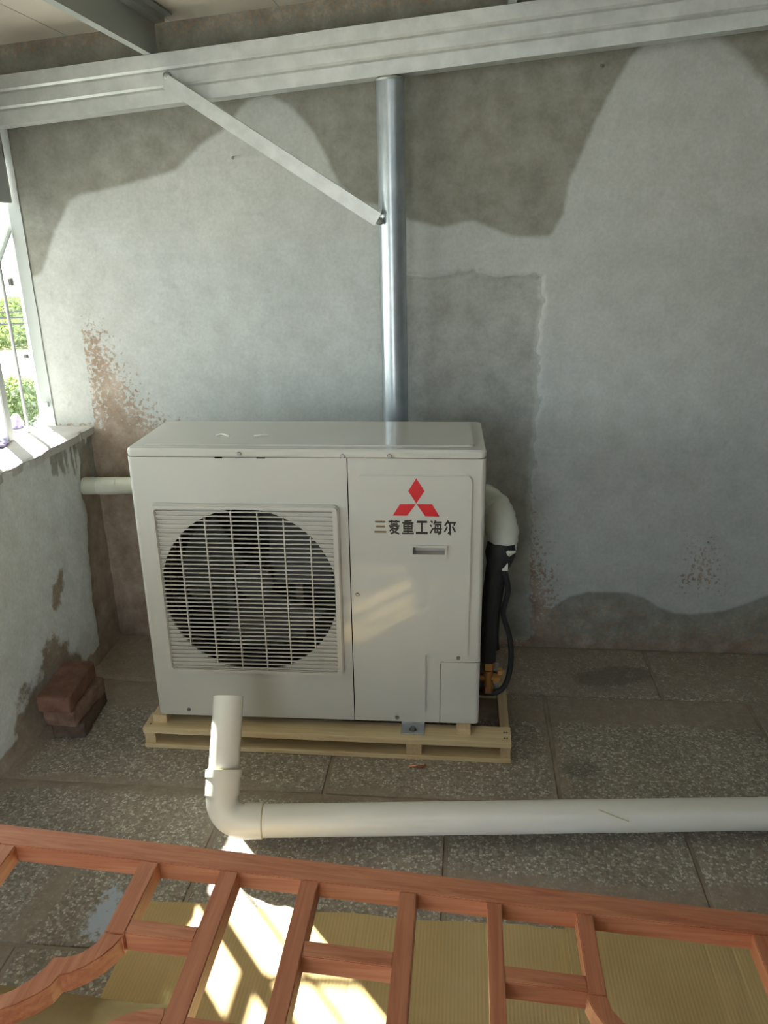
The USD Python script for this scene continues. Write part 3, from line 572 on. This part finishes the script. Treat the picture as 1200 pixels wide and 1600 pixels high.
for x in (px1 - .018, px1 - .011, px0 + .016, 1.085):
    for yy in (pyf + .02, pyf + .045): pp('nail_head', m3.Manifold.cylinder(.0012, .0028, .0028, 10).translate([x, yy, PT - .0004]), 'screw_metal')

# ------------------------------------------------------------------ pipes behind the unit
rp = thing('refrigerant_pipes', (1.29, -.42, .1), 'black foam-sleeved pipes bent down behind the right side of the unit, taped white on top', 'pipe')
bend = [(1.06, -.225, .59), (1.18, -.225, .612), (1.262, -.25, .610), (1.302, -.315, .592), (1.316, -.38, .560), (1.314, -.425, .523)]
tw = tube(bend, [.040, .042, .044, .044, .042, .036], 24, True, 40)
v, f = tw; tt = np.repeat(np.arange(40), 24); tt = np.r_[tt, 0, 39]; ctr = np.array([v[k * 24:(k + 1) * 24].mean(0) for k in range(40)])[np.clip(tt, 0, 39)]
fac = .95 + .13 * ((tt * .45 + np.r_[np.tile(np.arange(24) / 24, 40), 0, 0]) % 1.0) + .06 * (meshkit.noise(v * 40, 3) - .5); v = ctr + (v - ctr) * fac[:, None]
part(rp, 'tape_wrap', (v, f), M['tape_white'], 'white tape wrapping round the bend', smooth=25)
part(rp, 'loose_tape_end', tube([(1.318, -.452, .535), (1.332, -.458, .528), (1.347, -.455, .533)], [.008, .009, .003], 8), M['tape_white'])
part(rp, 'foam_collar', tube([(1.311, -.425, .545), (1.309, -.427, .515), (1.303, -.428, .48)], [.037, .041, .031], 20, True, 12), M['foam_black'])
part(rp, 'foam_sleeve', tube([(1.300, -.425, .50), (1.292, -.42, .42), (1.286, -.42, .34), (1.284, -.42, .26), (1.284, -.42, .185)], [.026, .025, .025, .024, .022], 20, True, 30), M['foam_black'])
part(rp, 'foam_sleeve', tube([(1.312, -.405, .50), (1.308, -.395, .42), (1.300, -.385, .34), (1.297, -.38, .26), (1.302, -.385, .20)], [.02, .019, .018, .017, .015], 16, True, 30), M['foam_black'])
vb = thing('service_valve', (1.285, -.42, .09), 'brass service valve under the black pipes at the lower right of the unit', 'valve')
sx1 = 1.262
hexa = lambda r, h: m3.Manifold.cylinder(h, r, r, 6)
part(vb, 'valve_body', cat(m3.Manifold.cylinder(.050, .014, .014, 20).translate([1.285, -.42, .105]), m3.Manifold.cylinder(.042, .011, .011, 16).rotate([0, 90, 0]).translate([1.258, -.42, .128])), M['brass'])
part(vb, 'flare_nut', cat(hexa(.019, .024).translate([1.285, -.42, .160]), hexa(.016, .02).rotate([0, 90, 0]).translate([1.298, -.42, .128])), M['brass'])
part(vb, 'cap', hexa(.016, .022).translate([1.285, -.42, .084]), M['brass']); part(vb, 'cap', hexa(.012, .012).rotate([0, 90, 0]).translate([1.312, -.42, .15]), M['brass'])
part(vb, 'bracket_plate', cbox(1.253, 1.317, -.405, -.402, .075, .17, .0008), M['purlin_dark'])
cb = [(1.312, -.45, .51), (1.322, -.45, .47), (1.332, -.44, .41), (1.326, -.43, .37), (1.322, -.425, .335), (1.334, -.42, .29), (1.345, -.42, .24), (1.347, -.42, .17), (1.338, -.42, .118), (1.318, -.42, .085), (1.290, -.42, .077), (1.25, -.42, .080)]
ct = thing('power_cable', (1.33, -.42, .08), 'loose black cable looping down beside the pipes to the unit', 'cable')
part(ct, 'cord', tube(cb, .0078, 12, True, 90), M['rubber_black'])
part(ct, 'cable_tag', cbox(1.313, 1.329, -.459, -.457, .478, .50, .0005), M['scrap_white'], 'small white tag near the top of the cable')
wp = thing('wall_pipe', (.13, -.1, .56), 'short yellowed PVC pipe coming out of the parapet behind the unit', 'pipe')
part(wp, 'tube', pipe([(-.06, -.098, .586), (.2, -.098, .592), (.56, -.10, .597)], .0275, .024, 32, 12), M['pvc_old'])
part(wp, 'tape_band', pipe([(.045, -.098, .5885), (.075, -.098, .5891), (.11, -.098, .590)], .0284, .0276, 32), M['tape_white'])

# ------------------------------------------------------------------ drain pipe on the floor
dp = thing('drain_pipe', (.66, -.95, 0), 'white PVC drain pipe lying across the floor with an upright stub at its elbow', 'pipe')
r_ = .0365; E0 = np.array([.668, -.991, .0765]); hd = np.array([1.847, -.857, .0575]) - E0; hd /= np.linalg.norm(hd)
rd = np.array([-.0364, .5996, .7995]); rd /= np.linalg.norm(rd)
part(dp, 'long_run', pipe([E0 + hd * s for s in np.linspace(.078, 2.43, 12)], r_, r_ - .003, 40), M['pvc_white'], smooth=40)
part(dp, 'riser', pipe([E0 + rd * s for s in np.linspace(.098, .2783, 6)], r_ - .001, r_ - .004, 40), M['pvc_white'], smooth=40)
arc = []
for t in np.linspace(0, 1, 14):
    a_ = t * math.pi / 2; R_b = .052
    c0 = E0 + hd * R_b + rd * R_b; arc.append(c0 - hd * R_b * math.cos(a_) - rd * R_b * math.sin(a_))
arc = [E0 + rd * .066] + arc[1:-1] + [E0 + hd * .066]
el = part(dp, 'elbow', pipe(np.array(arc), r_ + .0005, r_ - .004, 40, 30), M['pvc_white'], smooth=40)
part(dp, 'socket', pipe([E0 + rd * s for s in (.052, .07, .0955)], r_ + .003, r_ - .003, 40), M['pvc_white'], parent=None) if False else part(el, 'socket', pipe([E0 + rd * s for s in (.055, .08, .1)], r_ + .0032, r_ - .0005, 40), M['pvc_white'], smooth=40)
part(el, 'rim', pipe([E0 + rd * s for s in (.095, .1, .112)], r_ + .0055, r_ - .0005, 40), M['pvc_white'], smooth=40)
part(el, 'socket', pipe([E0 + hd * s for s in (.055, .075, .096)], r_ + .0032, r_ - .0005, 40), M['pvc_white'], smooth=40)
part(el, 'glue_line', pipe([E0 + hd * s for s in (.0955, .097, .0985)], r_ + .0018, r_ - .0005, 40), M['pvc_glue'], smooth=40)
part(dp, 'glue_line', pipe([E0 + rd * s for s in (.112, .1135, .115)], r_ + .0008, r_ - .0015, 40), M['pvc_glue'], smooth=40)
sc0 = E0 + hd * .86; 
part(dp, 'scratch_mark', tube([sc0 + [0, -.018, .0325], sc0 + [.03, -.026, .0255], sc0 + [.065, -.032, .0165]], .0012, 6), M['pvc_glue'], 'dirty scratch on the long run')

pb = E0 + hd * .62; single('wood_block', cbox(pb[0] - .03, pb[0] + .03, pb[1] + .0345, pb[1] + .064, .0005, .050, .002), M['pine_x'], 'small pine offcut propping up the white drain pipe from below', 'block')
simple('copper', (.75, .30, .16), .35, metal=.9)
single('copper_offcut', tube([(1.075, -.668, .003), (1.095, -.674, .010), (1.112, -.668, .004), (1.118, -.660, .003)], .0028, 8), M['copper'], 'tiny bent copper offcut on the floor in front of the pallet', 'scrap')
# ------------------------------------------------------------------ bricks
def brick(cx, cy, z, a, L, Wd, h, mt, label, seed):
    m = cbox(-Wd / 2, Wd / 2, -L / 2, L / 2, 0, h, .005).refine_to_length(.012); v, f = va(m)
    n = np.stack([meshkit.fbm(v * 35 + 7 * seed + s * 13, 3, seed + s) - .5 for s in range(3)], 1); v = v + n * .010; v[:, 2] = np.clip(v[:, 2], 0, h)
    v, f = xf((v, f), rotz(a), (cx, cy, z)); single('brick', (v, f), M[mt], label, 'brick', None, None, smooth=40)
brick(.098, -.520, .0005, .10, .185, .092, .050, 'brick_dark', 'lowest dark brick of the stack by the parapet, resting on the floor', 1)
brick(.100, -.535, .0515, -.02, .19, .090, .051, 'brick_dusty', 'middle brick of the stack of three by the parapet', 2)
brick(.087, -.545, .1035, .09, .197, .092, .052, 'brick_red', 'topmost red brick of the stack by the parapet', 3)

# ------------------------------------------------------------------ cardboard on the floor
def sheet(name, x0_, x1_, y0_, y1_, z, label, creases, th=.004):
    gx = np.unique(np.r_[np.linspace(x0_, x1_, 60), [c + d_ for c in creases for d_ in (-.006, 0, .006)]]); gy = np.linspace(y0_, y1_, 24); A_, B_g = np.meshgrid(gx, gy, indexing='ij')
    zz_ = np.zeros(A_.size)
    for c in creases: zz_ -= .0016 * np.exp(-((A_.ravel() - c - .02 * (B_g.ravel() - y1_)) / .005) ** 2)
    p3 = np.c_[A_.ravel(), B_g.ravel(), 0 * zz_]; zz_ += (meshkit.fbm(p3 * 4, 2, 51) ** 2) * .004
    V = np.c_[A_.ravel(), B_g.ravel() + (meshkit.fbm(p3 * [9, 0, 0], 2, 5) - .5) * .01, z + th + zz_]; V2 = V.copy(); V2[:, 2] = z
    n = len(V); Fg = grid_faces(len(gx), len(gy)); nu, nv = len(gx), len(gy)
    bd = np.r_[np.arange(nv), np.arange(1, nu) * nv + nv - 1, (nu - 1) * nv + np.arange(nv - 2, -1, -1), np.arange(nu - 2, 0, -1) * nv]; k2 = np.roll(bd, -1)
    F_ = np.vstack([Fg, Fg[:, ::-1] + n, np.c_[bd, k2, bd + n], np.c_[k2, k2 + n, bd + n]])
    return single(name, (np.vstack([V, V2]), F_), M['cardboard'], label, 'cardboard', None, None, smooth=40)
sheet('cardboard_sheet', .55, 1.432, -2.32, -1.160, .0008, 'flat corrugated cardboard sheet with the sun patch on it', [.66, .86, 1.01])
sheet('cardboard_sheet', 1.424, 2.45, -2.30, -1.150, .0088, 'shaded corrugated cardboard sheet right of the sunlit one', [1.685, 1.735, 1.95], .010)
t = np.linspace(-.1, 1, 40); rx = np.linspace(.36, .735, 30)
V = []; 
for x in rx:
    for k, a_ in enumerate(np.linspace(0, 2 * np.pi * 1.6, 60)):
        rr = .018 + .011 * a_ / 3; V.append([x, -1.465 - .03 * (x - .5) + rr * math.cos(a_) + .0, .053 + rr * .95 * math.sin(a_)])
V = np.array(V); V[:, 2] += (meshkit.fbm(V * [8, 0, 0], 2, 4) - .5) * .012; V[:, 2] -= V[:, 2].min() - .006; n = len(V)
ctr = np.array([[x, -1.465 - .03 * (x - .5), .053] for x in rx]).repeat(60, 0); dr = V - ctr; dr[:, 0] = 0; dr /= np.linalg.norm(dr, axis=1)[:, None]; V2 = V - dr * .003
F_ = grid_faces(30, 60); bd = np.r_[np.arange(60), np.arange(1, 30) * 60 + 59, 29 * 60 + np.arange(58, -1, -1), np.arange(28, 0, -1) * 60]; k2 = np.roll(bd, -1)
single('cardboard_roll', (np.vstack([V, V2]), np.vstack([F_, F_[:, ::-1] + n, np.c_[bd, bd + n, k2], np.c_[k2, bd + n, k2 + n]])), M['cardboard_roll'], 'loosely rolled brown cardboard lying at the lower left', 'cardboard', None, None, smooth=50)

# ------------------------------------------------------------------ red wooden lattice frame held low in front
fh = lambda x: .45 - .074 * (x - 1.05); TH = .030
fr = thing('wooden_lattice', (1.08, -1.8, .0), 'reddish wooden lattice frame with scrolled ends in the foreground', 'furniture frame')
def member(name, poly, mt, top=0.0, th=TH, label=None):
    e = None
    for k, (o, z0_, z1_) in enumerate(((.0012, -th, -th + .0012), (0, -th + .0012, -.0012), (.0012, -.0012, 0))):
        q = ext(poly.buffer(-o, join_style=2), z1_ - z0_, z0_ + top); e = q if e is None else e + q
    v, f = va(e); v = v.copy(); v[:, 2] += fh(v[:, 0]); return part(fr, name, (v, f), M[mt], label, smooth=25)
X0, X1, Y0, Y1 = .495, 1.672, -2.20, -1.486
member('rail', sg.box(X0, -1.5245, X1, Y1), 'wood_red_x')
member('rail', sg.box(X0, Y0, X1, Y0 + .034), 'wood_red_x')
member('end_post', sg.box(X0, Y0 + .034, .554, -1.5245), 'wood_red_y', -.0005); member('end_post', sg.box(1.616, Y0 + .034, X1, -1.5245), 'wood_red_y', -.0005)
for a_, b_ in ((.865, .892), (.984, 1.0095), (1.127, 1.152), (1.2515, 1.272)): member('stile', sg.box(a_, Y0 + .034, b_, -1.5245), 'wood_red_y', -.0004)
for a_, b_ in ((.746, .773), (1.376, 1.399)): member('short_stile', sg.box(a_, -1.650, b_, -1.5245), 'wood_red_y', -.0004)
for a_, b_ in ((.773, .865), (1.0095, 1.127), (1.272, 1.376)): member('cross_rail', sg.box(a_, -1.648, b_, -1.624), 'wood_red_x', -.0008)
for a_, b_ in ((.892, .984), (1.152, 1.2515)): member('cross_rail', sg.box(a_, -1.776, b_, -1.749), 'wood_red_x', -.0008)
cu = [(.746, -1.650), (.743, -1.667), (.731, -1.683), (.715, -1.692), (.699, -1.695), (.697, -1.707), (.687, -1.728), (.674, -1.744), (.655, -1.757), (.630, -1.764), (.600, -1.767), (.528, -1.768)]
cl = [(.773, -1.650), (.767, -1.669), (.759, -1.684), (.745, -1.701), (.729, -1.714), (.719, -1.718), (.715, -1.734), (.704, -1.747), (.687, -1.762), (.665, -1.776), (.635, -1.786), (.600, -1.791), (.528, -1.792)]
S = sg.Polygon(cu + cl[::-1])
def smoothpoly(P): return P.buffer(-.003).buffer(.006).buffer(-.003)
member('scroll', smoothpoly(S).union(sg.box(.746, -1.655, .773, -1.6501)).buffer(0).intersection(sg.box(.5545, -3, 3, 0)), 'wood_red_y', -.0012)
mir = lambda P: shapely.affinity.scale(P, -1, 1, origin=(1.0725, 0))
member('scroll', mir(smoothpoly(S)).buffer(0).intersection(sg.box(0, -3, 1.6155, 0)), 'wood_red_y', -.0012)
ar_o = [(.865, -1.741), (.854, -1.743), (.836, -1.748), (.82, -1.757), (.806, -1.771), (.800, -1.79), (.80, -1.84), (.77, -1.88), (.70, -1.90), (.526, -1.905)]
ar = sg.LineString(ar_o).buffer(.012, cap_style=2).intersection(sg.box(.5285, -2.1, .865, -1.6)); ar = shapely.affinity.translate(ar, 0, -.012).intersection(sg.box(.5285, -2.1, .865, -1.6)); clipL, clipR = sg.box(.5545, -3, 3, 0), sg.box(0, -3, 1.6155, 0)
member('arch_piece', ar.intersection(clipL), 'wood_red_x', -.0010); member('arch_piece', mir(ar).intersection(sg.box(1.272, -2.2, 1.616, -1.6)), 'wood_red_x', -.0010)
for x in (.60, 1.545):
    for yy in (-1.90, -2.16):
        part(fr, 'leg', cbox(x - .016, x + .016, yy - .016, yy + .016, .009 if x < 1 else .0225, fh(x) - TH - .0005 - .002, .002), M['wood_red_y'])
    part(fr, 'leg_cleat', slope_box(x - .016, x + .016, -2.19, -1.87, lambda q: fh(q) - TH - .003, lambda q: fh(q) - TH - .0002), M['wood_red_y'])

# ------------------------------------------------------------------ small things on the sill
def bag(x, y_, z, rx, ry, rz, seed, label):
    m = trimesh.creation.icosphere(3, 1.0); v = np.array(m.vertices); n = meshkit.fbm(v * 2.2 + seed * 9, 4, seed) - .5; v = v * (1 + n[:, None] * .9) * [rx, ry, rz]; v[:, 2] = np.maximum(v[:, 2], -.45 * rz); v[:, 2] -= v[:, 2].min()
    single('plastic_bag', (v + [x, y_, z], m.faces), M['cloth_violet'], label, 'bag', None, None, smooth=40)
bag(-.178, -.265, HP + .003, .035, .04, .016, 3, 'crumpled violet plastic bag on the sunlit sill at the left edge')
bag(-.235, -.030, HP + .003, .018, .022, .030, 5, 'small violet and white plastic scrap behind the window jamb on the sill')

# ------------------------------------------------------------------ outside, three metres below
GZ = -3.0
g1 = trimesh.creation.box(bounds=[[-160, -60, GZ - .3], [-.6, 200, GZ]]); single('ground_outside', g1, M['concrete_out'], 'pale sunlit yard far below the window', None, None, 'structure')
def leaves(ctr, rad, n, size, seed):
    r = np.random.default_rng(seed); d = r.normal(size=(n, 3)); d /= np.linalg.norm(d, axis=1)[:, None]; rr = r.uniform(.55, 1, n) ** .6
    lump = .75 + .5 * meshkit.noise(d * 2.3 + seed, seed); p = np.asarray(ctr) + d * np.asarray(rad) * (rr * lump)[:, None]
    u = r.normal(size=(n, 3)); u /= np.linalg.norm(u, axis=1)[:, None]; w = np.cross(u, r.normal(size=(n, 3))); w /= np.linalg.norm(w, axis=1)[:, None]
    s = size * r.uniform(.6, 1.3, n)[:, None]; V = np.stack([p - u * s, p + w * s * .45, p + u * s, p - w * s * .45], 1).reshape(-1, 3); k = np.arange(n) * 4
    return V, np.vstack([np.c_[k, k + 1, k + 2], np.c_[k, k + 2, k + 3]])
def shrub(name, x, y_, rx, rz, n, size, seed, label, cat_):
    b = thing(name, (x, y_, GZ), label, cat_)
    part(b, 'stem', tube([(x, y_, GZ), (x + .05, y_, GZ + rz * .9), (x, y_ + .05, GZ + rz * 1.3)], [.09, .06, .03], 8), M['bark'])
    part(b, 'foliage', leaves((x, y_, GZ + rz * 1.02), (rx, rx, rz), n, size, seed), M['leaf_green'], smooth=False, kind='stuff')
shrub('garden_shrub', -10.0, 15.6, 1.0, .58, 6000, .065, 1, 'nearest leafy green shrub seen just above the window sill', 'shrub')
shrub('garden_shrub', -12.1, 16.2, .6, .42, 3000, .06, 2, 'smaller green shrub partly hidden by the window pole', 'shrub')
shrub('garden_bush', -18.6, 31.0, 2.6, .55, 6000, .11, 3, 'pale green bushes beyond the white yard, under the power lines', 'bush')
shrub('garden_bush', -22.5, 38.5, 3.0, .75, 6000, .13, 4, 'rounded green bush beyond the power lines', 'bush')
shrub('garden_bush', -29.5, 38.5, 3.0, .8, 5000, .13, 5, 'wide green bush at the far left beyond the power lines', 'bush')
single('verge', trimesh.creation.box(bounds=[[-45, 29.5, GZ], [-12, 46, GZ + .03]]), M['soil_out'], 'grassy verge behind the white yard', None, None, 'structure')
for k, dz in enumerate((0, .22, .42)):
    pts = [(-40 + 3.2 * j, 25.5 + .35 * j, GZ + 1.05 + dz * 1.1 + .0012 * (j * 3.2 - 20) ** 2 + .02 * j) for j in range(14)]
    single('power_line', tube(pts, .035, 6), M['wire_black'], ('lowest', 'middle', 'highest')[k] + ' of the three dark power lines outside the window', 'cable', None, 'thing')
